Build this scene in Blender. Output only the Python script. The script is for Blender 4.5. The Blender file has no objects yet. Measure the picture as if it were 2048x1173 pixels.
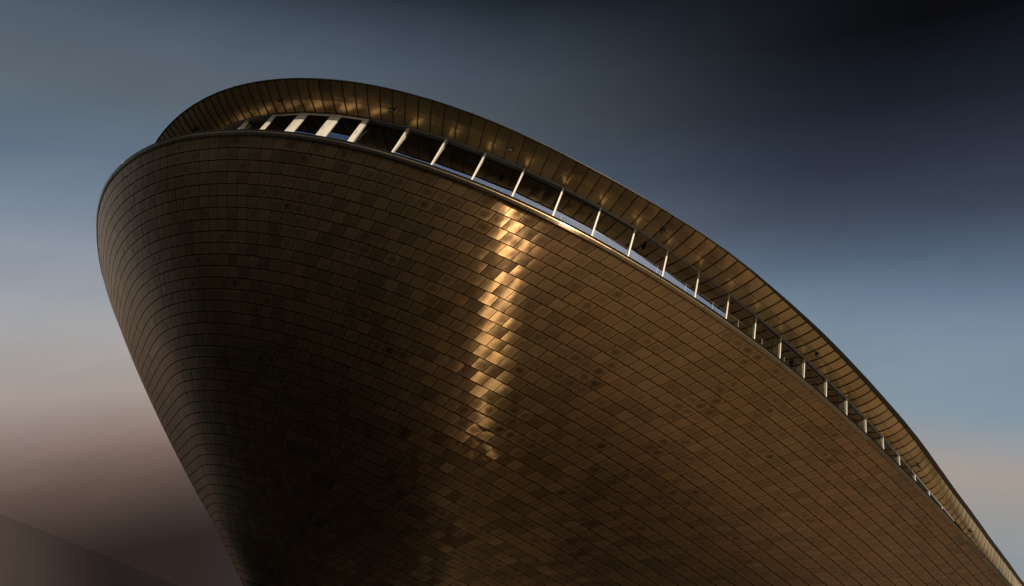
import bpy, math
import numpy as np
rng = np.random.default_rng(7)
sc = bpy.context.scene
COL = sc.collection
GZ = 1.6                       # eye height: fitted heights are measured from the eye
H = 16.0
TH = [-12.44135, 37.15681, 43.43472, 0.81918, -0.91778, 0.27319, 0.4745, 18.24622, 1.00882, 8.2244, 21.63993, 0.21694, -0.39239, -0.27787, 0.72634, 0.83854, 0.48238, 0.27667, -0.39856, -1.26115, -0.26751, -0.55791]
LOOP = [(33.54, 32.05), (30.15, 29.99), (27.26, 28.32), (24.6, 26.83), (23.12, 26.04), (21.54, 25.15), (19.99, 24.34), (18.46, 23.57), (16.88, 22.79), (15.31, 22.06), (13.72, 21.33), (12.11, 20.66), (10.52, 20.06), (8.88, 19.52), (7.18, 18.98), (5.51, 18.52), (3.82, 18.14), (2.12, 17.81), (0.35, 17.6), (-1.42, 17.4), (-3.16, 17.39), (-4.9, 17.47), (-6.6, 17.63), (-8.39, 17.95), (-9.95, 18.39), (-11.58, 18.98), (-13.3, 19.71), (-15.17, 20.75), (-16.93, 21.91), (-18.59, 23.2), (-19.94, 24.51), (-21.3, 26.01), (-22.3, 27.23), (-23.19, 28.48), (-23.88, 29.62), (-24.63, 30.93), (-25.42, 32.56), (-26.13, 34.24), (-27.91, 39.03), (-29.42, 44.26), (-29.22, 48.56), (-26.59, 52.44), (-20.5, 56.0), (-11.5, 61.5), (2.0, 65.5), (18.0, 67.5), (36.0, 67.5), (54.0, 64.0), (66.0, 58.5), (69.0, 52.5), (62.0, 47.0), (48.0, 40.0)]
# ------------------------------------------------------------------ rim loop (plan) and hull sections
def smooth_loop(P, n=800, sig=6):
    P = np.vstack([P, P[:1]]); d = np.r_[0, np.cumsum(np.hypot(*np.diff(P, axis=0).T))]
    t = np.linspace(0, d[-1], n, endpoint=False)
    x = np.interp(t, d, P[:, 0]); y = np.interp(t, d, P[:, 1])
    k = np.arange(-30, 31); w = np.exp(-k**2/2/sig**2); w /= w.sum()
    f = lambda a: sum(wk*np.roll(a, kk) for wk, kk in zip(w, k))
    return np.stack([f(x), f(y)], 1)
L = smooth_loop(np.array(LOOP))
NL = len(L)
def cumlen(P):
    Pc = np.vstack([P, P[:1]])
    return np.r_[0, np.cumsum(np.linalg.norm(np.diff(Pc, axis=0), axis=1))]
SL = cumlen(L); PER = SL[-1]
TAN = np.roll(L, -1, 0) - np.roll(L, 1, 0); TAN /= np.hypot(*TAN.T)[:, None]
NRM = np.stack([-TAN[:, 1], TAN[:, 0]], 1)          # outward, in plan
K = 46
def fill_dents(P, a=150, b=480):
    """the shell is convex in plan round the nose: bridge shallow dents, then round off"""
    idx = list(range(a, b)); st = []
    for j in idx:
        while len(st) >= 2:
            p, q, r = P[st[-2]], P[st[-1]], P[j]
            if (q[0]-p[0])*(r[1]-q[1])-(q[1]-p[1])*(r[0]-q[0]) > 0: st.pop()
            else: break
        st.append(j)
    Q = P.copy(); Q[a:b, 0] = np.interp(idx, st, P[st, 0]); Q[a:b, 1] = np.interp(idx, st, P[st, 1])
    kk = np.arange(-24, 25); w = np.exp(-kk**2/2/8.**2); w /= w.sum()
    Z = sum(wk*np.roll(Q, -k_, 0) for wk, k_ in zip(w, kk))
    t = np.clip(np.minimum(np.arange(len(P))-a, b-np.arange(len(P)))/40., 0, 1); t = (t*t*(3-2*t))[:, None]
    return Q*(1-t)+Z*t
def sections():
    cx, cy, a0, a1, a2, a3, zs, Lr, g, qx, qy, off, e1, e2, h1, h2, h3, h4, k1, k2, k3, k4 = TH
    k = np.arange(K+1); al = np.radians(a0 + a1*k/30*10 + a2*(k/30)**2*10 + a3*(k/30)**3*10)
    am = (al[1:]+al[:-1])/2
    st = np.full(K, zs); st[0] = zs+off
    z = H - np.r_[0, np.cumsum(np.cos(am)*st)]
    s = np.r_[0, np.cumsum(np.sin(am)*st)]/Lr
    C = np.array([cx, cy]); v = L-C; d = np.hypot(*v.T)
    ph = np.arctan2(v[:, 1], v[:, 0]); c1, c2, s1, s2 = np.cos(ph), np.cos(2*ph), np.sin(ph), np.sin(2*ph)
    out = []
    for i in range(K+1):
        fac = (d/18.)**(g-1)*(1+e1*c1+e2*s1+s[i]*(h1*c1+h2*c2+h3*s1+h4*s2)+s[i]**2*(k1*c1+k2*c2+k3*s1+k4*s2))
        q = 1-s[i]*fac
        q = np.where(q < .1, .1*np.exp((q-.1)/.1), q)     # the foot closes softly
        pl = C + q[:, None]*v + np.array([qx, qy])*s[i]**2
        if i > 2: pl = pl*(1-min(1, (i-2)/6)) + fill_dents(pl)*min(1, (i-2)/6)
        out.append(np.c_[pl, np.full(NL, z[i]+GZ)])
    # below course 36 the foot goes on shrinking evenly
    c4, c6 = out[34][:, :2].mean(0), out[36][:, :2].mean(0)
    ra = np.mean(np.hypot(*(out[36][:, :2]-c6).T))/np.mean(np.hypot(*(out[34][:, :2]-c4).T))
    for i in range(37, K+1):
        f_ = max(.2, 1-1.16*(1-ra)*(i-36)/2)
        out[i][:, :2] = c6+(c6-c4)*(i-36)/2+(out[36][:, :2]-c6)*f_
    return np.array(out)
SEC = sections()                                       # (K+1, NL, 3)
def surf(k, u):
    """point on the hull at course k (float) and loop index u (float)"""
    k = np.clip(np.asarray(k, float), 0, K-1e-6); u = np.asarray(u, float) % NL
    k0 = k.astype(int); fk = (k-k0)[..., None]
    u0 = np.floor(u).astype(int) % NL; fu = (u-np.floor(u))[..., None]; u1 = (u0+1) % NL
    a = SEC[k0, u0]*(1-fu)+SEC[k0, u1]*fu
    b = SEC[k0+1, u0]*(1-fu)+SEC[k0+1, u1]*fu
    return a*(1-fk)+b*fk
DK, DU = np.gradient(SEC, axis=0), (np.roll(SEC, -1, 1)-np.roll(SEC, 1, 1))/2
NS = np.cross(DK, DU); NS /= np.linalg.norm(NS, axis=-1)[..., None]
# outward check: plan part of the normal must agree with NRM
if np.sum(NS[0, :, :2]*NRM) < 0: NS = -NS
def snrm(k, u):
    k = np.clip(np.asarray(k, float), 0, K-1e-6); u = np.asarray(u, float) % NL
    k0 = k.astype(int); fk = (k-k0)[..., None]
    u0 = np.floor(u).astype(int) % NL; fu = (u-np.floor(u))[..., None]; u1 = (u0+1) % NL
    n = (NS[k0, u0]*(1-fu)+NS[k0, u1]*fu)*(1-fk)+(NS[k0+1, u0]*(1-fu)+NS[k0+1, u1]*fu)*fk
    return n/np.linalg.norm(n, axis=-1)[..., None]
# along-the-rim coordinate s: 0 at the tail end of the front, rising towards the nose
def rim(s, off=0.0, z=0.0):
    """plan point at arc length s pushed outwards by off, at height H+z"""
    s = np.asarray(s, float) % PER
    u = np.interp(s, SL, np.arange(NL+1))
    u0 = np.floor(u).astype(int) % NL; f = (u-np.floor(u))[..., None]; u1 = (u0+1) % NL
    p = L[u0]*(1-f)+L[u1]*f; n = NRM[u0]*(1-f)+NRM[u1]*f
    n = n/np.linalg.norm(n, axis=-1)[..., None]
    q = p + n*np.asarray(off, float)[..., None]
    return np.concatenate([q, np.broadcast_to(np.asarray(z, float)[..., None]+H+GZ, q.shape[:-1]+(1,))], -1)
def per_interp(s, tab, col):
    t = np.array(tab); s = np.asarray(s, float) % PER
    xs = np.r_[t[:, 0]-PER, t[:, 0], t[:, 0]+PER]; ys = np.tile(t[:, col], 3)
    # smooth a little
    acc = 0
    for d, w in ((-1.2, .25), (0, .5), (1.2, .25)):
        acc = acc + w*np.interp(s+d, xs, ys)
    return acc
# glass line: s, offset from rim, head height;  eave: s, offset, height
GT = [(0, -.1, .03), (4, -.1, .12), (7, -.1, .28), (10, -.1, .50), (11.7, -.12, .64), (13.5, -.12, .80), (15.3, -.12, .95), (17, -.13, 1.07), (18.8, -.14, 1.19),
      (20.5, -.16, 1.30), (22.3, -.17, 1.41), (24, -.18, 1.51), (25.7, -.19, 1.62), (27.5, -.2, 1.72), (29.3, -.22, 1.81), (31.1, -.22, 1.90),
      (32.8, -.23, 1.97), (34.6, -.23, 2.03), (36.4, -.25, 2.05), (38.3, -.22, 2.05), (40, -.23, 2.05), (41.8, -.24, 2.05), (43.6, -.26, 2.05), (45.4, -.34, 2.05),
      (47.1, -.38, 2.05), (48.8, -.47, 2.05), (50.7, -.62, 2.05), (52.6, -.80, 2.05), (54.3, -.98, 2.05), (57, -1.5, 2.05), (61, -2.3, 2.05), (66, -3.2, 2.05), (74, -3.6, 2.05), (84, -3, 2.0), (100, -1.5, 1.8),
      (120, -.4, 1.4), (150, -.2, .9), (180, -.15, .4), (205, -.1, .05), (225, -.1, .02)]
ET = [(3.0, .48, 1.06), (8.6, .66, 1.25), (14.0, .98, 1.48), (18.6, 1.09, 1.70), (22.5, 1.24, 1.81), (26, 1.33, 1.91), (29.1, 1.39, 2.10), (31.6, 1.23, 2.25), (34, 1.10, 2.38), (35.9, 1.06, 2.43),
      (38.1, 1.08, 2.45), (40.2, 1.16, 2.45), (42.3, 1.17, 2.45), (44.2, 1.16, 2.45), (46.2, 1.13, 2.45), (47.4, 1.08, 2.45), (49.1, .99, 2.45), (50.8, .86, 2.45), (53.5, .60, 2.45), (56.3, .23, 2.45), (58.7, -.05, 2.45),
      (61.3, -.33, 2.45), (66, -1.0, 2.45), (74, -1.6, 2.45), (84, -1.2, 2.4), (100, .2, 2.3), (120, .9, 2.0), (150, 1.1, 1.5), (180, 1.0, .9), (205, .8, .55), (221, .1, .85), (229.3, .14, .98), (232.6, .38, 1.02)]
gO = lambda s: per_interp(s, GT, 1)
gZ = lambda s: per_interp(s, GT, 2)
eO = lambda s: per_interp(s, ET, 1)
eZ = lambda s: per_interp(s, ET, 2)
sstep = lambda x, a, b: (lambda t: t*t*(3-2*t))(np.clip((x-a)/(b-a), 0, 1))
wrap = lambda s: np.where(np.asarray(s, float) % PER > PER-60, np.asarray(s, float) % PER-PER, np.asarray(s, float) % PER)
lipw = lambda s: .02+.13*(1-sstep(wrap(s), 20, 31))
liph = lambda s: .03+.08*(1-sstep(wrap(s), 20, 31))
def soffit(s, t):
    """underside of the roof shell, t=0 at the glass head, t=1 at the eave's lower edge"""
    s = np.asarray(s, float); t = np.asarray(t, float)
    o0, z0 = gO(s)+.05, gZ(s)+.02
    o1, z1 = eO(s)-lipw(s), eZ(s)-liph(s)
    return rim(s, o0+(o1-o0)*t, z0+(z1-z0)*(.35*t+.65*t**2.2))

# ------------------------------------------------------------------ mesh helpers
class MB:
    def __init__(s): s.v = []; s.f = []; s.m = []; s.n = 0
    def add(s, V, F, mi=0):
        V = np.asarray(V, float).reshape(-1, 3); s.v.append(V)
        for f in F: s.f.append([int(i)+s.n for i in f]); s.m.append(mi)
        s.n += len(V)
    def grid(s, P, mi=0, flip=False, close=False):
        """P (a, b, 3) -> quads"""
        a, b = P.shape[:2]; F = []
        for i in range(a-1):
            for j in range(b if close else b-1):
                j2 = (j+1) % b
                q = [i*b+j, i*b+j2, (i+1)*b+j2, (i+1)*b+j]
                F.append(q[::-1] if flip else q)
        s.add(P.reshape(-1, 3), F, mi)
    def box8(s, c, mi=0):
        s.add(c, [(0, 1, 3, 2), (4, 6, 7, 5), (0, 4, 5, 1), (2, 3, 7, 6), (0, 2, 6, 4), (1, 5, 7, 3)], mi)
    def bar(s, p, q, a, b, mi=0):
        """straight bar from p to q; a, b: full cross vectors, centred"""
        p, q, a, b = [np.asarray(x, float) for x in (p, q, a, b)]
        c = [e+sa*a/2+sb*b/2 for e in (p, q) for sa in (-1, 1) for sb in (-1, 1)]
        s.box8(c, mi)
    def tube(s, pts, r, n=6, mi=0):
        pts = np.asarray(pts, float); R = []
        for i, p in enumerate(pts):
            t = pts[min(i+1, len(pts)-1)]-pts[max(i-1, 0)]; t = t/np.linalg.norm(t)
            a = np.cross(t, [0, 0, 1.]) if abs(t[2]) < .95 else np.cross(t, [1., 0, 0]); a /= np.linalg.norm(a); b = np.cross(t, a)
            ang = np.arange(n)*2*math.pi/n
            R.append(p+r*(np.cos(ang)[:, None]*a+np.sin(ang)[:, None]*b))
        s.grid(np.array(R), mi, close=True)
        s.add(R[0], [list(range(n))[::-1]], mi); s.add(R[-1], [list(range(n))], mi)
    def build(s, name, mats, parent=None, smooth=False, origin=None):
        V = np.vstack(s.v)
        o = np.zeros(3) if origin is None else np.asarray(origin, float)
        me = bpy.data.meshes.new(name); me.from_pydata((V-o).tolist(), [], s.f); me.update()
        mats = mats if isinstance(mats, (list, tuple)) else [mats]
        for m in mats: me.materials.append(m)
        me.polygons.foreach_set('material_index', np.array(s.m, np.int32))
        if smooth: me.polygons.foreach_set('use_smooth', np.ones(len(s.f), bool))
        ob = bpy.data.objects.new(name, me); ob.location = o.tolist(); COL.objects.link(ob)
        if parent is not None:
            ob.parent = parent
            base = world_loc(parent); ob.location = (o-base).tolist()
        return ob
WL = {}
def world_loc(o):
    p = np.array(o.location)
    while o.parent is not None:
        o = o.parent; p = p+np.array(o.location)
    return p

# ------------------------------------------------------------------ materials
def mat(name):
    m = bpy.data.materials.new(name); m.use_nodes = True; nt = m.node_tree; nt.nodes.clear()
    out = nt.nodes.new('ShaderNodeOutputMaterial'); return m, nt, out
def N(nt, t, **k):
    n = nt.nodes.new(t)
    for a, b in k.items(): setattr(n, a, b)
    return n
def lk(nt, a, b): nt.links.new(a, b)
def math_(nt, op, a, b=None, c=None, clamp=False):
    n = N(nt, 'ShaderNodeMath', operation=op); n.use_clamp = clamp
    for i, x in enumerate((a, b, c)):
        if x is None: continue
        if isinstance(x, (int, float)): n.inputs[i].default_value = x
        else: lk(nt, x, n.inputs[i])
    return n.outputs[0]
def mixc(nt, f, a, b, mode='MIX'):
    n = N(nt, 'ShaderNodeMix', data_type='RGBA', blend_type=mode)
    for sck, x in ((n.inputs[0], f), (n.inputs[6], a), (n.inputs[7], b)):
        if isinstance(x, (int, float)): sck.default_value = x
        elif isinstance(x, tuple): sck.default_value = x if len(x) == 4 else (*x, 1)
        else: lk(nt, x, sck)
    return n.outputs[2]
def noise(nt, vec, scale, detail=4, rough=.55):
    n = N(nt, 'ShaderNodeTexNoise'); n.inputs['Scale'].default_value = scale; n.inputs['Detail'].default_value = detail; n.inputs['Roughness'].default_value = rough
    if vec is not None: lk(nt, vec, n.inputs['Vector'])
    return n
def maprange(nt, v, a, b, c, d):
    n = N(nt, 'ShaderNodeMapRange'); lk(nt, v, n.inputs[0])
    for i, x in enumerate((a, b, c, d)): n.inputs[i+1].default_value = x
    return n.outputs[0]
def simple(name, col, rough=.6, metal=0., nscale=0, namp=.15, bump=0):
    m, nt, out = mat(name); p = N(nt, 'ShaderNodeBsdfPrincipled'); lk(nt, p.outputs[0], out.inputs[0])
    p.inputs['Metallic'].default_value = metal; p.inputs['Roughness'].default_value = rough
    if nscale:
        tc = N(nt, 'ShaderNodeTexCoord'); nz = noise(nt, tc.outputs['Object'], nscale)
        f = maprange(nt, nz.outputs[0], .3, .7, 1-namp, 1+namp)
        c = mixc(nt, 1.0, (*col, 1), f, 'MULTIPLY'); lk(nt, c, p.inputs['Base Color'])
        if bump:
            b = N(nt, 'ShaderNodeBump'); b.inputs['Strength'].default_value = bump; b.inputs['Distance'].default_value = .02; lk(nt, nz.outputs[0], b.inputs['Height']); lk(nt, b.outputs[0], p.inputs['Normal'])
    else: p.inputs['Base Color'].default_value = (*col, 1)
    return m
def bronze(name, base, stains=True, r1=.28, r2=.36, an=.815, mixf=.38, brush='tile', wavy=.48):
    """weathered coloured steel: a brushed lobe that stretches highlights down the sheet and a dull broad one"""
    m, nt, out = mat(name)
    uv = N(nt, 'ShaderNodeUVMap'); uv.uv_map = 'tile'
    rnd = N(nt, 'ShaderNodeAttribute'); rnd.attribute_name = 'tile_random'
    geo = N(nt, 'ShaderNodeTexCoord')
    r = rnd.outputs['Fac']
    ramp = N(nt, 'ShaderNodeValToRGB'); lk(nt, r, ramp.inputs[0])
    e = ramp.color_ramp.elements; b = base
    e[0].position = 0; e[0].color = (b[0]*.70, b[1]*.70, b[2]*.69, 1)
    e[1].position = 1; e[1].color = (b[0]*1.1, b[1]*1.09, b[2]*1.06, 1)
    x = e.new(.35); x.color = (b[0]*.97, b[1]*.99, b[2]*1.0, 1)
    x = e.new(.7); x.color = (b[0]*1.04, b[1]*1.0, b[2]*.94, 1)
    big = noise(nt, geo.outputs['Object'], .16, 3)
    hue = noise(nt, geo.outputs['Object'], .55, 2)
    col = mixc(nt, maprange(nt, hue.outputs[0], .38, .68, 0, .32), ramp.outputs[0], (b[0]*1.12, b[1]*.82, b[2]*.62))
    col = mixc(nt, maprange(nt, big.outputs[0], .42, .62, 0, .35), col, (b[0]*.72, b[1]*.80, b[2]*.55))
    rough_add = None
    if stains:
        sep = N(nt, 'ShaderNodeSeparateXYZ'); lk(nt, uv.outputs[0], sep.inputs[0])
        fx = math_(nt, 'FRACT', sep.outputs[0]); fy = math_(nt, 'FRACT', sep.outputs[1])
        dx = math_(nt, 'SUBTRACT', fx, .5); dy = math_(nt, 'SUBTRACT', fy, .5)
        d2 = math_(nt, 'ADD', math_(nt, 'MULTIPLY', dx, dx), math_(nt, 'MULTIPLY', dy, dy))
        fine = noise(nt, geo.outputs['Object'], 3.6, 3, .6)
        dd = math_(nt, 'ADD', d2, math_(nt, 'MULTIPLY', math_(nt, 'SUBTRACT', fine.outputs[0], .5), .45))
        spot = maprange(nt, dd, -.01, .19, 1, 0)
        rnd2 = math_(nt, 'FRACT', math_(nt, 'MULTIPLY', r, 17.37))
        patchy = noise(nt, geo.outputs['Object'], .35, 3)
        amt = math_(nt, 'MULTIPLY', math_(nt, 'POWER', rnd2, 1.1), maprange(nt, patchy.outputs[0], .38, .6, .22, 1.))
        st = math_(nt, 'MULTIPLY', spot, amt)
        col = mixc(nt, math_(nt, 'MULTIPLY', st, .85, clamp=True), col, (b[0]*.2, b[1]*.19, b[2]*.18))
        sp = noise(nt, geo.outputs['Object'], 16, 3, .7)
        col = mixc(nt, maprange(nt, sp.outputs[0], .62, .72, 0, .5), col, (b[0]*.4, b[1]*.33, b[2]*.28))
        edge = math_(nt, 'MAXIMUM', math_(nt, 'ABSOLUTE', dx), math_(nt, 'ABSOLUTE', dy))
        col = mixc(nt, maprange(nt, edge, .40, .5, 0, .25), col, (b[0]*1.35, b[1]*1.3, b[2]*1.2))
        rough_add = math_(nt, 'MULTIPLY', st, .03)
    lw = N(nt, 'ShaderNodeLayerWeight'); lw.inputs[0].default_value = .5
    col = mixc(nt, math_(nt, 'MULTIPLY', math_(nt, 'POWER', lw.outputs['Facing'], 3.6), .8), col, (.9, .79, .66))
    tg = N(nt, 'ShaderNodeTangent', direction_type='UV_MAP'); tg.uv_map = brush
    wav = noise(nt, geo.outputs['Object'], 1.7, 2)
    bp = N(nt, 'ShaderNodeBump'); bp.inputs['Strength'].default_value = wavy; bp.inputs['Distance'].default_value = .012 if wavy < .5 else .035; lk(nt, wav.outputs[0], bp.inputs['Height'])
    g1 = N(nt, 'ShaderNodeBsdfAnisotropic'); g1.inputs['Anisotropy'].default_value = an; lk(nt, tg.outputs[0], g1.inputs['Tangent'])
    g2 = N(nt, 'ShaderNodeBsdfAnisotropic'); g2.inputs['Roughness'].default_value = r2
    rr = math_(nt, 'ADD', r1, math_(nt, 'MULTIPLY', math_(nt, 'SUBTRACT', r, .5), .03))
    if False and rough_add is not None: rr = math_(nt, 'ADD', rr, rough_add)
    lk(nt, rr, g1.inputs['Roughness'])
    for g in (g1, g2): lk(nt, col, g.inputs['Color']); lk(nt, bp.outputs[0], g.inputs['Normal'])
    mx = N(nt, 'ShaderNodeMixShader'); mx.inputs[0].default_value = mixf
    lk(nt, g1.outputs[0], mx.inputs[1]); lk(nt, g2.outputs[0], mx.inputs[2]); lk(nt, mx.outputs[0], out.inputs[0])
    return m
def glass_mat(name, tint=(.5, .5, .48), refl=.13):
    m, nt, out = mat(name)
    tr = N(nt, 'ShaderNodeBsdfTransparent'); tr.inputs[0].default_value = (*tint, 1)
    gl = N(nt, 'ShaderNodeBsdfAnisotropic'); gl.inputs['Roughness'].default_value = .0; gl.inputs['Color'].default_value = (.95, .97, 1, 1)
    fr = N(nt, 'ShaderNodeFresnel'); fr.inputs[0].default_value = 1.5
    f = math_(nt, 'ADD', math_(nt, 'MULTIPLY', fr.outputs[0], .8), refl, clamp=True)
    mx = N(nt, 'ShaderNodeMixShader'); lk(nt, f, mx.inputs[0]); lk(nt, tr.outputs[0], mx.inputs[1]); lk(nt, gl.outputs[0], mx.inputs[2]); lk(nt, mx.outputs[0], out.inputs[0])
    return m

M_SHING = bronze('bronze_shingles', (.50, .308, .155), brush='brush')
M_FOOT = bronze('shade_foot_shingles', (.07, .055, .04), brush='brush')  # shingle colour darkened so the sunlit foot does not mirror in the hull
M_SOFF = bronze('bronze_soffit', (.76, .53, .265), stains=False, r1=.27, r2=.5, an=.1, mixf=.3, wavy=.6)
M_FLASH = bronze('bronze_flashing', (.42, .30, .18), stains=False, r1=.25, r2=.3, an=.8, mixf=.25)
M_ROOF = bronze('grey_roof_shingles', (.075, .07, .066), r1=.35, r2=.6, an=.1)
M_GAP = simple('shingle_backing', (.008, .006, .005), 1.0)
M_GAP.node_tree.nodes['Principled BSDF'].inputs['Specular IOR Level'].default_value = 0
M_BLACK = simple('black_rubber_seal', (.008, .007, .007), 1.0)
M_BLACK.node_tree.nodes['Principled BSDF'].inputs['Specular IOR Level'].default_value = 0
M_SEAM = simple('seam_bronze', (.075, .048, .026), .7, .6, 3, .3)
M_FRAME = simple('cream_window_paint', (.54, .49, .41), .45, 0, 2.0, .06)
M_GREY = simple('pale_grey_metal', (.42, .42, .42), .35, .6, 2, .1)
M_REVEAL = simple('cream_reveal', (.75, .70, .50), .6, 0, 2, .06)
M_GLASS = glass_mat('tinted_glass')
M_DGLASS = glass_mat('dark_door_glass', (.2, .2, .2), .05)
M_RAIL = simple('grey_railing_paint', (.42, .42, .41), .4)
M_CEIL = simple('dark_ceiling', (.045, .035, .032), .8, 0, .8, .2)
M_FLOOR = simple('dark_carpet', (.05, .045, .04), .9, 0, 3, .2)
M_INWALL = simple('dark_inner_wall', (.05, .035, .03), .8, 0, 1, .2)
M_CONC = simple('plinth_concrete', (.03, .028, .026), .85, 0, 1.5, .2, .3)
M_LAMP = simple('lamp_black', (.02, .018, .016), .8, 0)
M_CABLE = simple('dark_cable', (.05, .035, .025), .5, .5)
M_BRASS = simple('rivet_steel', (.6, .5, .38), .3, 1.)

# ------------------------------------------------------------------ the building
bld = bpy.data.objects.new('museum_building', None); COL.objects.link(bld)
bld.location = (-8.0, 36.0, 0.0)
bld['label'] = 'huge whale-shaped museum building clad in bronze shingles, curved window band under the roof'
bld['category'] = 'building'

# hull shingles -------------------------------------------------------------
def shingle_mesh(name, parent):
    n_sub = 4
    TV, TF, TUV, TR, TB, TW = [], [], [], [], [], []
    nv = 0
    tw = .63; skew = .05
    k_flash = .213/.729
    for row in range(K-1):
        ka = k_flash if row == 0 else float(row)
        kb = float(row+1)
        top = surf(np.full(NL, ka), np.arange(NL)); cl = cumlen(top); per = cl[-1]
        nt_ = max(8, int(round(per/tw))); w = per/nt_
        # half bond anchored at the middle of the front
        ua = np.interp(36.7, SL, np.arange(NL+1)) + row*0.0
        sa = np.interp(ua, np.arange(NL+1), cl) + (row % 2)*.5*w + row*skew*.0
        st = (sa + np.arange(nt_)*w) % per
        ulen = per/NL
        mid_u = np.interp((st+w/2) % per, cl, np.arange(NL+1))
        pm = surf(np.full(nt_, (ka+kb)/2), mid_u); nm = snrm(np.full(nt_, (ka+kb)/2), mid_u)
        facing = np.sum(nm*(-pm+np.array([0, 0, 1.6])), 1) > -6
        for t in range(nt_):
            s_sub = n_sub if facing[t] else 1
            a = np.linspace(0, 1, s_sub+1); b = np.linspace(0, 1, s_sub+1)
            A, B = np.meshgrid(a, b, indexing='xy')             # rows along b (down the tile)
            gap = .032
            s0 = st[t]+gap/2; ww = w-gap
            # the skew leans the joints towards the nose as they go down
            lean = sstep(np.interp((st[t]) % per, cl, np.r_[SL[:NL], PER]), 62, 44)*1.0
            SS = (s0 + A*ww + B*skew*lean) % per
            U = np.interp(SS, cl, np.arange(NL+1))
            KK = ka+(kb-ka)*(B*.92+.012)
            P = surf(KK, U); Nn = snrm(KK, U)
            r = rng.random()
            amp = rng.normal(.0034, .002)
            tilt = rng.normal(0, .0008, 2); sad = rng.normal(0, .0017, 3)
            h = .002+.0055*B + amp*np.sin(np.pi*A)*np.sin(np.pi*B) + tilt[0]*(A-.5)+tilt[1]*(B-.5)*.6 + sad[0]*(A-.5)*(B-.5)*4*.6 + sad[1]*np.sin(2*np.pi*A)*.45 + sad[2]*np.sin(np.pi*A)*B*.8
            P = P+Nn*h[..., None]
            m_ = s_sub+1
            base = nv
            V = P.reshape(-1, 3)
            lip = (P[-1]-Nn[-1]*(h[-1][:, None]+.003))            # under-lip back to the surface
            V = np.vstack([V, lip, P[-1]]); TV.append(V); nv += len(V)      # the lip has its own copy of the edge: a crisp fold
            th_ = math.radians(max(-16., 9.5-.97*row)) + rng.normal(0, .02); cb, sb_ = math.cos(th_), math.sin(th_)
            bx, by = A*w*cb-B*.51*sb_, A*w*sb_+B*.51*cb
            for i in range(s_sub):
                for j in range(s_sub):
                    q = (i*m_+j, (i+1)*m_+j, (i+1)*m_+j+1, i*m_+j+1)
                    TF.append([base+x for x in q]); TR.append(r); TW.append(row)
                    # keep inside the tile for FRACT
                    for x in q:
                        aa = .002+.996*A.flat[x]; bb = .002+.996*(1-B.flat[x]); TUV.append((t+aa, row+bb)); TB.append((bx.flat[x], by.flat[x]))
            for j in range(s_sub):
                q = (m_*m_+m_+j, m_*m_+j, m_*m_+j+1, m_*m_+m_+j+1)
                TF.append([base+x for x in q]); TR.append(-1.0); TW.append(row)
                for x in range(4): TUV.append((t+.5, row+.01)); TB.append((t+x*.1, x*x*.03))
    V = np.vstack(TV)
    return V, TF, TUV, TR, TB, TW
V, F, UV, TR, TB, TW = shingle_mesh('h', None)
def finish_tiles(name, V, F, UV, TR, mats, parent, origin):
    o = np.array(origin, float)
    me = bpy.data.meshes.new(name); me.from_pydata((V-o).tolist(), [], F)
    for m in mats: me.materials.append(m)
    TRa = np.array(TR)
    me.polygons.foreach_set('material_index', (TRa < 0).astype(np.int32))
    me.polygons.foreach_set('use_smooth', (TRa >= 0))
    ul = me.uv_layers.new(name='tile'); ul.data.foreach_set('uv', np.array(UV, np.float32).ravel())
    at = me.attributes.new('tile_random', 'FLOAT', 'FACE'); at.data.foreach_set('value', np.clip(TRa, 0, 1).astype(np.float32))
    me.update()
    ob = bpy.data.objects.new(name, me); COL.objects.link(ob)
    ob.location = o.tolist()
    if parent is not None: ob.parent = parent; ob.location = (o-world_loc(parent)).tolist()
    return ob
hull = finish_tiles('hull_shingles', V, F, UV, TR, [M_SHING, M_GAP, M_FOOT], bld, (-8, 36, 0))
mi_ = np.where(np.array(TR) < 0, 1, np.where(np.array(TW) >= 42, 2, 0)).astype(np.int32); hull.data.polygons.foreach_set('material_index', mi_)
bl = hull.data.uv_layers.new(name='brush'); bl.data.foreach_set('uv', np.array(TB, np.float32).ravel())
hull['label'] = 'bronze shingled lower hull bulging out towards the viewer'
# dark backing skin under the shingles
mb = MB()
ui = np.arange(0, NL, 2)
mb.grid(np.array([surf(np.full(len(ui), k), ui)-snrm(np.full(len(ui), k), ui)*.03 for k in np.arange(0, K+.01, 1.)]), close=True)
mb.build('hull_backing', M_GAP, bld, True, (-8, 36, 0))
# plinth under the foot of the hull
mb = MB(); foot = SEC[K-1]; fz = foot[0, 2]
ring = lambda z, sc_: np.c_[foot[::4, :2].mean(0)+(foot[::4, :2]-foot[::4, :2].mean(0))*sc_, np.full(len(foot[::4]), z)]
mb.grid(np.array([ring(fz+.12, .9), ring(fz-.05, .98), ring(0.0, .98)]), close=True)
mb.build('plinth', M_CONC, bld, False, (-8, 36, 0))

# uv'd strip builder for flashing / soffit / lip --------------------------------
def strip_obj(name, P, Rr, UVs, mats, parent, seams=None, flip=False, origin=(-8, 36, 0)):
    """P (cells, a, b, 3): separate sheets, each a grid a x b"""
    V, F, UV, TR = [], [], [], []; nv = 0
    for c in range(len(P)):
        a, b = P[c].shape[:2]; V.append(P[c].reshape(-1, 3))
        for i in range(a-1):
            for j in range(b-1):
                q = [i*b+j, (i+1)*b+j, (i+1)*b+j+1, i*b+j+1]
                if flip: q = q[::-1]
                F.append([nv+x for x in q]); TR.append(Rr[c])
                for x in q:
                    ii, jj = divmod(x, b); UV.append((c+.01+.98*ii/(a-1), .01+.98*jj/(b-1)))
        nv += a*b
    return finish_tiles(name, np.vstack(V), F, UV, TR, mats, parent, origin)

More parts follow.
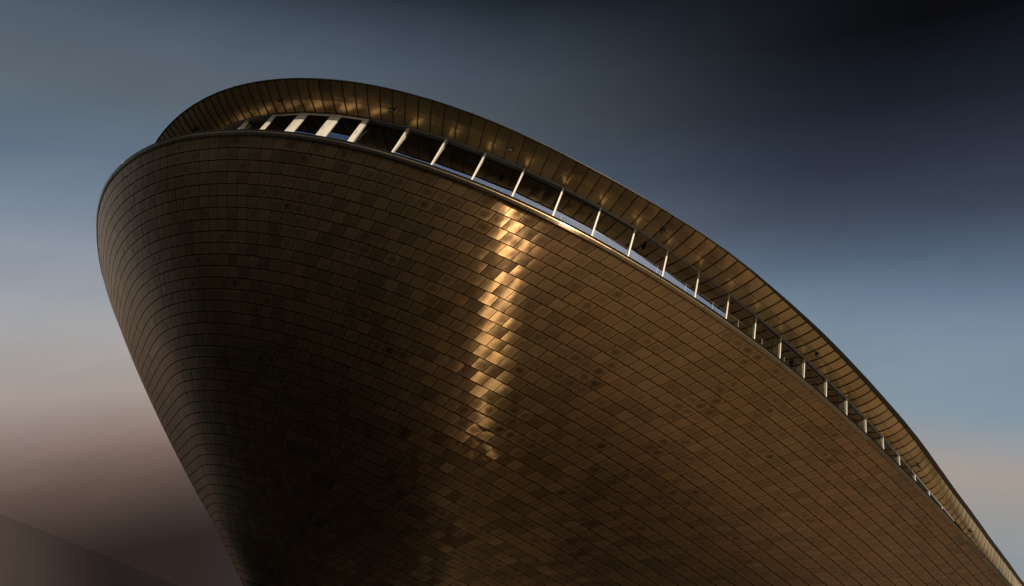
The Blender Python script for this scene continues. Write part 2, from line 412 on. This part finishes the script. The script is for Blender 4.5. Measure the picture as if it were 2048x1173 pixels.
# rim flashing: sheets about 2.4 m long
def flash():
    P, R = [], []
    edges = np.arange(0, PER, PER/97)
    ds = PER/97
    kf = .213/.729
    for e in edges:
        ss = np.linspace(e+.006, e+ds-.006, 7)
        u = np.interp(ss % PER, SL, np.arange(NL+1)); g = []
        o = rng.normal(0, .003)
        for s_, uu in zip(ss, u):
            col = []
            for t in (-.02, .3, .6, 1.06):
                kk = np.array(max(0, t)*kf); p = surf(kk, np.array(uu)); n = snrm(kk, np.array(uu))
                col.append(p+n*(.034+o+.004*math.sin(3*t+s_*1.3)))
            p = col[0]; n = snrm(np.array(0.), np.array(uu)); col.insert(0, p-n*.05+np.array([0, 0, .012]))
            p = col[-1]; n = snrm(np.array(kf), np.array(uu)); col.append(p-n*.05)
            g.append(col)
        P.append(np.array(g)); R.append(rng.random())
    return strip_obj('rim_flashing', P, R, None, [M_FLASH, M_GAP], bld)
fl = flash()
# black seal between flashing and glass
mb = MB(); ss = np.linspace(0, PER, 500, endpoint=False)
mb.grid(np.array([rim(ss, .03, .00+0*ss), rim(ss, .03, .085+0*ss), rim(ss, -.06, .09+0*ss), rim(ss, gO(ss)+.03, .03+0*ss), rim(ss, gO(ss)-.3, .03+0*ss)]), close=True)
mb.build('rim_seal', M_BLACK, bld, True, (-8, 36, 0))

# windows and doors ------------------------------------------------------------
bays = [77.2, 74.6, 72.0, 69.4, 66.8, 64.2, 61.6, 59.0, 56.6, 54.6, 52.58]          # behind the nose, then the first thin mullion
doors = [50.74, 48.83, 47.06, 45.43]
main = [43.58, 41.83, 40.05, 38.27, 36.43, 34.61, 32.84, 31.08, 29.30, 27.49, 25.74, 24.03, 22.27, 20.51, 18.77, 17.01, 15.28, 13.54, 11.72, 10.04, 8.4, 6.8]
posts = bays+doors+main
up = np.array([0, 0, 1.])
def gp(s_, z): return rim(np.array(s_), gO(np.array(s_)), np.array(z))
def make_window(s0, s1, door):
    """one bay between the posts at s0 (nose side) and s1; its mullion stands at s1"""
    a, b = gp(s0, 0.), gp(s1, 0.)
    za, zb = float(gZ(np.array(s0))), float(gZ(np.array(s1)))
    t = b-a; wd = np.linalg.norm(t); t = t/wd
    n = np.array([t[1], -t[0], 0.])
    if n[:2]@(np.array([0, 0])-a[:2]) < 0 and s0 < 70: n = -n
    n2 = rim(np.array((s0+s1)/2), np.array(1.), np.array(0.))-rim(np.array((s0+s1)/2), np.array(0.), np.array(0.))
    n = n if n@n2 > 0 else -n
    mb = MB()
    mw = .07 if s1 > 26 else .062
    hb = zb-.01
    if door:
        sw = .24
        # leaf frame: two stiles, top and bottom rail
        for p0, sg in ((a, 1), (b, -1)):
            q = p0+t*sg*(.02+sw/2)
            mb.bar(q+up*.03, q+up*((za if sg > 0 else zb)-.05), t*sw, n*.09)
        mb.bar(a+t*(.02+sw)+up*(za-.12), b-t*(.02+sw)+up*(zb-.12), n*.085, up*.14)
        mb.bar(a+t*(.02+sw)+up*.08, b-t*(.02+sw)+up*.08, n*.085, up*.12)
        name = 'balcony_door'
    else:
        mb.bar(b+up*.02, b+up*hb, t*mw, n*.07)                                       # white front of the mullion
        dpt = .31 if s1 < 27 else .08
        mb.bar(b-n*(.035+dpt/2)+up*.03, b-n*(.035+dpt/2)+up*hb, t*.07, n*dpt, 1)                         # its deep inner web
        mb.bar(a+t*.055+up*(za-.035), b-t*mw*.5+up*(zb-.035), n*.06, up*.07, 2)
        mb.bar(a+t*.055+up*.045, b-t*mw*.5+up*.045, n*.06, up*.06)
        name = 'window'
    ob = mb.build(name, [M_FRAME, M_REVEAL, M_GREY], bld, False, (a+b)/2)
    # pane
    pm = MB(); g = M_DGLASS if door else M_GLASS
    i0 = .26 if door else .04
    dz = .19 if door else .07
    lo = .14 if door else .075
    off = n*.012
    if min(za, zb)-dz > lo+.02:
        pa, pb = a+t*i0+off, b-t*i0+off
        ti = 0 if door else float(np.interp(s0, [24, 27, 29, 31.5, 34.5, 38], [.06, .05, -.02, -.01, .045, .085])); tl = lambda z_: n*(.006-ti*z_)          # the panes lean back a little
        pm.add([pa+up*lo+tl(lo), pb+up*lo+tl(lo), pb+up*(zb-dz)+tl(zb-dz), pa+up*(za-dz)+tl(za-dz)], [(0, 1, 2, 3)])
        pm.build('pane', g, ob, False, (a+b)/2)
    if door:
        hm = MB(); q = b-t*.14+n*.07
        hm.bar(q+up*.95, q+up*1.15, t*.025, n*.025); hm.bar(q+up*.97-n*.03, q+up*.97+n*.01, t*.02, up*.02); hm.bar(q+up*1.13-n*.03, q+up*1.13+n*.01, t*.02, up*.02)
        hm.build('handle', M_GREY, ob, False, q+up*1.05)
    return ob
for i in range(len(posts)-1):
    make_window(posts[i], posts[i+1], posts[i] in doors[:3])
# frame post closing the last door bay and head beam all along
mb = MB()
ss = np.linspace(6.8, 80, 300)
mb.grid(np.array([rim(ss, gO(ss)+.05, gZ(ss)-.005), rim(ss, gO(ss)+.05, gZ(ss)+.05), rim(ss, gO(ss)-.3, gZ(ss)+.05), rim(ss, gO(ss)-.3, gZ(ss)-.005), rim(ss, gO(ss)+.05, gZ(ss)-.005)]))
mb.build('window_head', M_GREY, bld, False, (-8, 36, 0))
for s_ in doors:
    mb = MB()
    p = gp(s_, 0.); t = gp(s_-.3, 0.)-p; t /= np.linalg.norm(t); n = np.array([-t[1], t[0], 0])
    mb.bar(p+up*.03, p+up*2.03, t*.035, n*.05)
    mb.build('door_post', M_GREY, bld, False, p)

# interior ---------------------------------------------------------------------
ss = np.linspace(0, PER, 240, endpoint=False)
def cap(name, off, z, m, flip=False):
    P = rim(ss, off, z); mb = MB(); c = P.mean(0)
    mb.grid(np.array([P, c+(P-c)*.6, c+(P-c)*.2]), close=True); n0 = mb.n
    mb.add(c+(P-c)*.2, [list(range(len(ss)))])
    return mb.build(name, m, bld, False, (-8, 36, 0))
cap('floor_slab', gO(ss)-.32, .02+0*ss, M_FLOOR)
cap('ceiling', gO(ss)-.30, gZ(ss)+.03, M_CEIL)
mb = MB(); s2 = np.linspace(4, 80, 160)
mb.grid(np.array([rim(s2, gO(s2)-5.5, .03+0*s2), rim(s2, gO(s2)-5.5, gZ(s2)+.02)]))
mb.build('inner_wall', M_INWALL, bld, True, (-8, 36, 0))
# gallery railing behind the glass
rt = np.array([(41.5, -1.45), (38.2, -1.02), (36.5, -.80), (34.9, -.62), (33.4, -.55), (31.4, -.53), (28, -.53), (22, -.53)])
rs = np.arange(41.5, 22, -.145); ro = np.interp(-rs, -rt[:, 0], rt[:, 1])
top = rim(rs, ro, 1.0+0*rs); bot = rim(rs, ro, .12+0*rs)
mb = MB(); mb.tube(top, .018); mb.tube(bot, .010)
rail = mb.build('railing', M_RAIL, bld, True, top[len(top)//2])
bm_ = MB(); bm_.tube([(0, 0, .12), (0, 0, 1.0)], .005, 5)
pm_ = MB(); pm_.bar((0, 0, .02), (0, 0, 1.02), (.045, 0, 0), (0, .045, 0))
def one(name, mbx, m, loc, parent, cache={}):
    if name not in cache:
        ob = mbx.build(name, m, parent, False); cache[name] = ob
    else:
        ob = cache[name].copy(); COL.objects.link(ob); ob.parent = parent
    ob.location = (np.asarray(loc)-world_loc(parent)).tolist(); return ob
nb = 0
for i in range(len(rs)):
    p = bot[i].copy(); p[2] = H+GZ
    if i % 11 == 5: one('post', pm_, M_RAIL, p, rail)
    elif nb < 95: one('baluster', bm_, M_RAIL, p, rail); nb += 1

# roof shell -------------------------------------------------------------------
def soffit_obj():
    P, R = [], []
    ds = .56; n_ = int(PER/ds); ds = PER/n_
    for c in range(n_):
        e = c*ds
        fine = e < 70 or e > PER-12
        m = 5 if fine else 2; k = 9 if fine else 3
        S_, T_ = np.meshgrid(np.linspace(e+.008, e+ds-.008, m), np.linspace(0, 1, k), indexing='ij')
        q = soffit(S_, T_)
        d1 = np.gradient(q, axis=0); d2 = np.gradient(q, axis=1); nn = np.cross(d1, d2); nn /= np.linalg.norm(nn, axis=-1)[..., None]
        if nn[..., 2].mean() > 0: nn = -nn
        aa = (S_-e)/ds
        am = rng.normal(.012, .006)
        q = q+nn*(am*np.sin(np.pi*aa)*np.sin(np.pi*T_))[..., None]*(1 if fine else 0)
        P.append(q); R.append(rng.random())
    return strip_obj('roof_soffit', P, R, None, [M_SOFF, M_GAP], bld)
sof = soffit_obj(); sof['label'] = 'warm bronze sheet soffit curving out over the windows'
mb = MB(); ds = PER/int(PER/.56)
for c in range(-16, int(70/ds)):
    s_ = c*ds; tt = np.linspace(0, 1, 8)
    q = soffit(np.full(8, s_), tt); q2 = soffit(np.full(8, s_+.03), tt)
    dv = np.array([0, 0, -.03])
    sv = (q2-q)*.5
    mb.grid(np.array([q-sv+(0, 0, .01), q-sv+dv, q+sv+dv, q+sv+(0, 0, .01)]))
for t0 in ():
    s4 = np.arange(0, 70, .28); q = soffit(s4, np.full(len(s4), t0)); q2 = soffit(s4, np.full(len(s4), t0+.012))
    mb.grid(np.array([q+(0, 0, .01), q+(0, 0, -.012), q2+(0, 0, -.012), q2+(0, 0, .01)]))
import bmesh
tmp = mb.build('standing_seam', M_SEAM, None, False, (-8, 36, 0))
bm2 = bmesh.new(); bm2.from_mesh(sof.data); n0 = len(bm2.faces); bm2.from_mesh(tmp.data); bm2.faces.ensure_lookup_table()
for f_ in bm2.faces[n0:]: f_.material_index = 2
bm2.to_mesh(sof.data); bm2.free(); sof.data.materials.append(M_SEAM); bpy.data.objects.remove(tmp)
# backing above the sheets
s5 = np.linspace(0, PER, 400, endpoint=False)
mb = MB(); mb.grid(np.array([soffit(s5, np.full(400, t))+(0, 0, .03) for t in (0, .25, .5, .75, 1)]), close=True)
mb.build('soffit_backing', M_GAP, bld, True, (-8, 36, 0))
# eave lip and roof dome
def roof_tiles():
    P, R = [], []
    ds = .6; n_ = int(PER/ds); ds = PER/n_
    for row in range(2):
        for c in range(n_):
            e = (c+.5*row)*ds
            S_, T_ = np.meshgrid(np.linspace(e+.006, e+ds-.006, 3), np.linspace(row*.5, row*.5+.49, 3), indexing='ij')
            o = eO(S_)-lipw(S_)*(1-T_)+.008*np.sin(np.pi*(T_*2 % 1)); z = eZ(S_)-liph(S_)*(1-T_)
            q = rim(S_, o+(rng.random()*.008+.004), z); P.append(q); R.append(rng.random())
    return strip_obj('eave_edge', P, R, None, [M_ROOF, M_GAP], bld)
ev = roof_tiles()
mb = MB()
E3 = rim(s5, eO(s5), eZ(s5)); Ein = rim(s5, eO(s5)-lipw(s5), eZ(s5)-liph(s5))
mb.grid(np.array([Ein+(0, 0, .015), Ein+(E3-Ein)*.5-(0, 0, .0), E3-(0, 0, .004)]), close=True)
mb.build('eave_backing', M_BLACK, bld, True, (-8, 36, 0))
cen = np.array([8., 47., 0.]); rows = []
for q in np.linspace(0, 1, 12):
    w = 1-q; p = E3.copy(); p[:, :2] = cen[:2]+(E3[:, :2]-cen[:2])*w; p[:, 2] = E3[:, 2]*w+(H+GZ+2.2)*(1-w)+3.4*(1-w*w); rows.append(p)
mb = MB(); mb.grid(np.array(rows), close=True)
mb.build('roof_shell', M_ROOF, bld, True, (-8, 36, 0))
# thin dark drip bead along the eave
mb = MB(); sb = np.linspace(-2, 72, 260)
mb.tube(rim(sb, eO(sb)-lipw(sb)-.002, eZ(sb)-liph(sb)-.01), .022, 5)
mb.build('drip_edge', M_BLACK, bld, True, (-8, 36, 0))
# spotlights on the soffit and the cable that links them
SP = [56.8, 49.9, 44.3, 39.1, 31.9, 22.2, 12.3, 5.2]
cab = []
for i, s_ in enumerate(SP):
    p = soffit(np.array(s_), np.array(.44)); q = soffit(np.array(s_+.05), np.array(.44)); t = (q-p)/np.linalg.norm(q-p)
    n = np.cross(t, soffit(np.array(s_), np.array(.5))-p); n /= np.linalg.norm(n)
    if n[2] > 0: n = -n
    b_ = np.cross(n, t)
    mb = MB(); mb.bar(p, p+n*.06, t*.15, b_*.15); mb.tube([p+n*.05, p+n*.10], .035, 6)
    sp = mb.build('spotlight', M_LAMP, bld, False, p)
    hb = MB(); d = n*.7+b_*.3; hb.tube([p+n*.09-d*.05, p+n*.12+d*.09], .06, 8); hb.build('lamp_head', M_LAMP, sp, False, p)
sc_ = np.arange(SP[-1]-1, SP[0]+3.2, .4)
cz = soffit(sc_, np.full(len(sc_), .44)); sag = np.interp(sc_, SP[::-1], np.zeros(len(SP)))
cz[:, 2] -= .045
mb = MB(); mb.tube(cz, .007, 5); mb.build('soffit_cable', M_CABLE, bld, True, (-8, 36, 0))
# small lightning-rod stub on the rim at the nose
p = rim(np.array(60.9), np.array(.02), np.array(.04))
mb = MB(); mb.bar(p, p+up*.10, (.03, 0, 0), (0, .03, 0)); mb.bar(p+up*.10+np.array([-.05, 0, 0]), p+up*.10+np.array([.06, 0, 0]), (0, .03, 0), (0, 0, .02))
mb.build('lightning_rod_bracket', M_RAIL, bld, False, p)

# ------------------------------------------------------------------ ground
def ground():
    m, nt, out = mat('ground'); p = N(nt, 'ShaderNodeBsdfPrincipled'); lk(nt, p.outputs[0], out.inputs[0]); p.inputs['Roughness'].default_value = 1; p.inputs['Specular IOR Level'].default_value = 0
    tc = N(nt, 'ShaderNodeTexCoord'); n1 = noise(nt, tc.outputs['Object'], .6, 6); n2 = noise(nt, tc.outputs['Object'], .02, 4)
    c = mixc(nt, maprange(nt, n1.outputs[0], .35, .65, 0, 1), (.011, .009, .008), (.018, .014, .013))       # near ground, made dark to keep the hull's reflections dark
    far = mixc(nt, maprange(nt, n2.outputs[0], .4, .6, 0, 1), (.026, .020, .019), (.020, .016, .015))         # far ground, a little lighter
    vd = N(nt, 'ShaderNodeVectorMath', operation='DISTANCE'); lk(nt, tc.outputs['Object'], vd.inputs[0]); vd.inputs[1].default_value = (0, 12, 0)
    c = mixc(nt, maprange(nt, vd.outputs['Value'], 120, 400, 0, 1), c, far); lk(nt, c, p.inputs['Base Color'])
    return m
def bounce_paving_mat():  # pale stone for the added sheet that brightens the right hull
    m, nt, out = mat('bounce_paving'); p = N(nt, 'ShaderNodeBsdfPrincipled'); lk(nt, p.outputs[0], out.inputs[0]); p.inputs['Roughness'].default_value = .8
    tc = N(nt, 'ShaderNodeTexCoord'); br = N(nt, 'ShaderNodeTexBrick'); lk(nt, tc.outputs['Object'], br.inputs['Vector']); br.inputs['Scale'].default_value = 1.2
    br.inputs['Color1'].default_value = (.185, .145, .104, 1); br.inputs['Color2'].default_value = (.13, .10, .072, 1); br.inputs['Mortar'].default_value = (.12, .1, .08, 1); br.inputs['Mortar Size'].default_value = .015
    n1 = noise(nt, tc.outputs['Object'], .3, 5); c = mixc(nt, 1.0, br.outputs[0], maprange(nt, n1.outputs[0], .3, .7, .75, 1.15), 'MULTIPLY'); lk(nt, c, p.inputs['Base Color'])
    return m
M_GROUND, M_BOUNCE = ground(), bounce_paving_mat()
mb = MB(); xs = np.concatenate([[-6000, -1500, -400], np.linspace(-150, 150, 13), [400, 1500, 6000]])
X, Y = np.meshgrid(xs, xs, indexing='ij'); mb.grid(np.stack([X, Y, 0*X], -1)); g = mb.build('ground', M_GROUND); g['kind'] = 'structure'
mb = MB(); mb.add([(8, -60, .008), (90, -60, .008), (110, 60, .008), (62, 60, .008), (26, 36, .008), (13.5, 24, .008), (7.5, 12, .008), (7, 0, .008)], [(0, 1, 2, 3, 4, 5, 6, 7)])
pv = mb.build('bounce_pavement', M_BOUNCE); pv['kind'] = 'structure'  # unseen pale sheet, added so the right hull reflects sunlit ground
# the pond the building stands in
m, nt, out = mat('pond_water'); p = N(nt, 'ShaderNodeBsdfAnisotropic'); p.inputs['Roughness'].default_value = .02
df = N(nt, 'ShaderNodeBsdfDiffuse'); df.inputs[0].default_value = (.004, .0035, .003, 1); fr = N(nt, 'ShaderNodeFresnel'); fr.inputs[0].default_value = 1.33
mxp = N(nt, 'ShaderNodeMixShader'); lk(nt, fr.outputs[0], mxp.inputs[0]); lk(nt, df.outputs[0], mxp.inputs[1]); lk(nt, p.outputs[0], mxp.inputs[2]); lk(nt, mxp.outputs[0], out.inputs[0])   # still, murky water
tc = N(nt, 'ShaderNodeTexCoord'); wn = noise(nt, tc.outputs['Object'], 1.1, 3); bp = N(nt, 'ShaderNodeBump'); bp.inputs['Strength'].default_value = .03; bp.inputs['Distance'].default_value = .01
lk(nt, wn.outputs[0], bp.inputs['Height']); lk(nt, bp.outputs[0], p.inputs['Normal'])
mb = MB(); mb.add([(-5, -6, .004), (5, 3, .004), (7, 12, .004), (13, 24, .004), (25.5, 36, .004), (61, 62, .004), (80, 140, .004), (200, 5900, .004), (-5900, 5900, .004), (-5900, -10, .004), (-60, -14, .004)], [tuple(range(11))])
pd = mb.build('pond', m); pd['kind'] = 'structure'

# unseen dark slope, added to block low sky from the hull's reflections
mb = MB(); az = np.radians(np.linspace(-98, -208, 66)); rows = []
for r_, hh in ((55, 0), (75, 7), (100, 17), (130, 25), (170, 28), (230, 20), (300, -2)):
    e_ = np.sin(np.pi*np.linspace(0, 1, 66))**.5
    h_ = hh*e_*(1+.16*np.sin(az*9+r_*.05)+.08*np.sin(az*23+r_*.2)) - (.3 if hh <= 0 else 0)
    rows.append(np.c_[r_*np.sin(az), r_*np.cos(az), h_])
mb.grid(np.array(rows)); hl = mb.build('light_block_hill', simple('light_block_slope', (.022, .022, .013), 1.0, 0, .15, .35), None, True); hl['kind'] = 'structure'

# ------------------------------------------------------------------ camera
cam = bpy.data.cameras.new('camera'); co = bpy.data.objects.new('camera', cam); COL.objects.link(co); sc.camera = co
PI_, RO, FO = math.radians(34), math.radians(22), 1175.
from mathutils import Matrix, Vector
Fw = Vector((0, math.cos(PI_), math.sin(PI_))); R0 = Vector((1, 0, 0)); U0 = Vector((0, -math.sin(PI_), math.cos(PI_)))
Xc = R0*math.cos(RO)+U0*math.sin(RO); Yc = -R0*math.sin(RO)+U0*math.cos(RO)
M3 = Matrix((Xc, Yc, -Fw)).transposed().to_4x4(); M3.translation = Vector((0, 0, GZ)); co.matrix_world = M3
cam.sensor_width = 36; cam.lens = 36*FO/2048; cam.clip_start = .1; cam.clip_end = 20000

# ------------------------------------------------------------------ sun and sky
SAZ, SEL = math.radians(16), math.radians(25.5)           # to the right of straight behind the camera
sd = Vector((math.sin(SAZ)*math.cos(SEL), -math.cos(SAZ)*math.cos(SEL), math.sin(SEL)))
sun = bpy.data.lights.new('sun', 'SUN'); sun.energy = 4.8; sun.angle = math.radians(.5); sun.color = (1, .86, .66)
so = bpy.data.objects.new('sun', sun); COL.objects.link(so); so.rotation_euler = sd.to_track_quat('Z', 'Y').to_euler(); so.location = (20, -40, 40)
w = bpy.data.worlds.new('World'); sc.world = w; w.use_nodes = True; nt = w.node_tree; nt.nodes.clear()
out = N(nt, 'ShaderNodeOutputWorld')
sky = N(nt, 'ShaderNodeTexSky', sky_type='NISHITA'); sky.sun_disc = False; sky.sun_elevation = SEL; sky.sun_rotation = math.atan2(sd.x, sd.y); sky.air_density = 1.2; sky.dust_density = 2.5; sky.ozone_density = 2
bg1 = N(nt, 'ShaderNodeBackground'); lk(nt, sky.outputs[0], bg1.inputs[0]); tc = N(nt, 'ShaderNodeTexCoord'); D = tc.outputs['Generated']
sp = N(nt, 'ShaderNodeSeparateXYZ'); lk(nt, D, sp.inputs[0]); dx, dy, dz = sp.outputs
# the unseen low sky behind the camera is dimmed to keep hull reflections dark
bk = N(nt, 'ShaderNodeMapRange', interpolation_type='SMOOTHSTEP'); lk(nt, dz, bk.inputs[0]); bk.inputs[1].default_value = .38; bk.inputs[2].default_value = .62; bk.inputs[3].default_value = .26; bk.inputs[4].default_value = 1
lk(nt, math_(nt, 'MULTIPLY', bk.outputs[0], .27), bg1.inputs[1])
# evening sky: layers of cloud that climb to the right, dark storm cloud over the right, blue-grey clearing on the left
def dotc(v):
    n = N(nt, 'ShaderNodeVectorMath', operation='DOT_PRODUCT'); lk(nt, D, n.inputs[0]); n.inputs[1].default_value = v; return n.outputs['Value']
tA = dotc((-.3746, -.5185, .7687)); qB = dotc((.9272, -.2095, .3106))
Xf = N(nt, 'ShaderNodeMapRange', interpolation_type='SMOOTHSTEP'); lk(nt, qB, Xf.inputs[0]); Xf.inputs[1].default_value = -.47; Xf.inputs[2].default_value = .55
X_ = Xf.outputs[0]
cmb = N(nt, 'ShaderNodeCombineXYZ'); lk(nt, math_(nt, 'MULTIPLY', qB, 1.1), cmb.inputs[0]); lk(nt, math_(nt, 'ADD', math_(nt, 'MULTIPLY', tA, 2.4), math_(nt, 'MULTIPLY', qB, -.5)), cmb.inputs[1]); lk(nt, dy, cmb.inputs[2])
cn = noise(nt, cmb.outputs[0], 1.3, 6, .5); cn2 = noise(nt, cmb.outputs[0], 4.0, 5, .6)
wob = math_(nt, 'ADD', math_(nt, 'MULTIPLY', math_(nt, 'SUBTRACT', cn.outputs[0], .5), .014), math_(nt, 'MULTIPLY', math_(nt, 'SUBTRACT', cn2.outputs[0], .5), .03))
zz = math_(nt, 'ADD', tA, wob)
fac = maprange(nt, zz, -.4, .6, 0, 1)
def lin(c): return tuple(((x/255)/12.92 if x/255 < .04045 else ((x/255+.055)/1.055)**2.4) for x in c)
def sky_ramp(stops):
    rp = N(nt, 'ShaderNodeValToRGB'); lk(nt, fac, rp.inputs[0]); e = rp.color_ramp.elements
    for i, (z_, c) in enumerate(stops):
        pos = z_+.4; el = e[i] if i < 2 else e.new(pos)
        el.position = pos; el.color = (*lin(c), 1)
    return rp.outputs[0]
LEFT = [(-.345, (47, 38, 36)), (-.315, (60, 49, 45)), (-.288, (75, 63, 57)), (-.259, (91, 77, 70)), (-.229, (111, 95, 87)), (-.199, (131, 114, 107)), (-.137, (163, 151, 144)), (-.05, (164, 164, 166)), (0, (153, 159, 168)), (.06, (141, 151, 165)), (.12, (121, 135, 151)), (.19, (97, 114, 132)), (.28, (89, 100, 110)), (.35, (80, 92, 106)), (.41, (60, 71, 84)), (.46, (31, 40, 50))]
RIGHT = [(-.32, (140, 147, 152)), (-.27, (152, 150, 147)), (-.235, (161, 152, 144)), (-.20, (148, 150, 153)), (-.16, (130, 147, 160)), (-.06, (119, 137, 154)), (0, (100, 118, 139)), (.05, (80, 96, 116)), (.11, (61, 71, 87)), (.18, (46, 52, 66)), (.26, (28, 33, 44)), (.36, (11, 12, 16))]
cc = mixc(nt, X_, sky_ramp(LEFT), sky_ramp(RIGHT))
cc = mixc(nt, 1.0, cc, maprange(nt, cn.outputs[0], .3, .7, .93, 1.07), 'MULTIPLY')
cmb2 = N(nt, 'ShaderNodeCombineXYZ'); lk(nt, math_(nt, 'MULTIPLY', qB, 1.3), cmb2.inputs[0]); lk(nt, math_(nt, 'SUBTRACT', math_(nt, 'MULTIPLY', tA, 3.4), math_(nt, 'MULTIPLY', qB, 1.3)), cmb2.inputs[1]); lk(nt, dy, cmb2.inputs[2])
w1 = noise(nt, cmb2.outputs[0], 1.5, 8, .58); w2 = noise(nt, cmb2.outputs[0], 8.0, 7, .62)
veil = math_(nt, 'MULTIPLY', maprange(nt, w1.outputs[0], .44, .70, 0, 1), maprange(nt, w2.outputs[0], .3, .68, .25, 1))
cc = mixc(nt, math_(nt, 'MULTIPLY', veil, .38, clamp=True), cc, mixc(nt, 1.0, cc, (1.5, 1.32, 1.22), 'MULTIPLY'))
bg2 = N(nt, 'ShaderNodeBackground'); lk(nt, cc, bg2.inputs[0]); bg2.inputs[1].default_value = 1.0
fm = N(nt, 'ShaderNodeMapRange', interpolation_type='SMOOTHSTEP'); lk(nt, dy, fm.inputs[0]); fm.inputs[1].default_value = -.15; fm.inputs[2].default_value = .25
mx = N(nt, 'ShaderNodeMixShader'); lk(nt, fm.outputs[0], mx.inputs[0]); lk(nt, bg1.outputs[0], mx.inputs[1]); lk(nt, bg2.outputs[0], mx.inputs[2]); lk(nt, mx.outputs[0], out.inputs[0])
sc.view_settings.view_transform = 'Standard'; sc.view_settings.look = 'None'; sc.view_settings.exposure = 0; sc.view_settings.gamma = 1
sc.render.engine = 'CYCLES'; sc.cycles.max_bounces = 8; sc.cycles.transparent_max_bounces = 12; sc.cycles.use_denoising = True
sc.cycles.sample_clamp_indirect = 3; sc.cycles.caustics_reflective = False
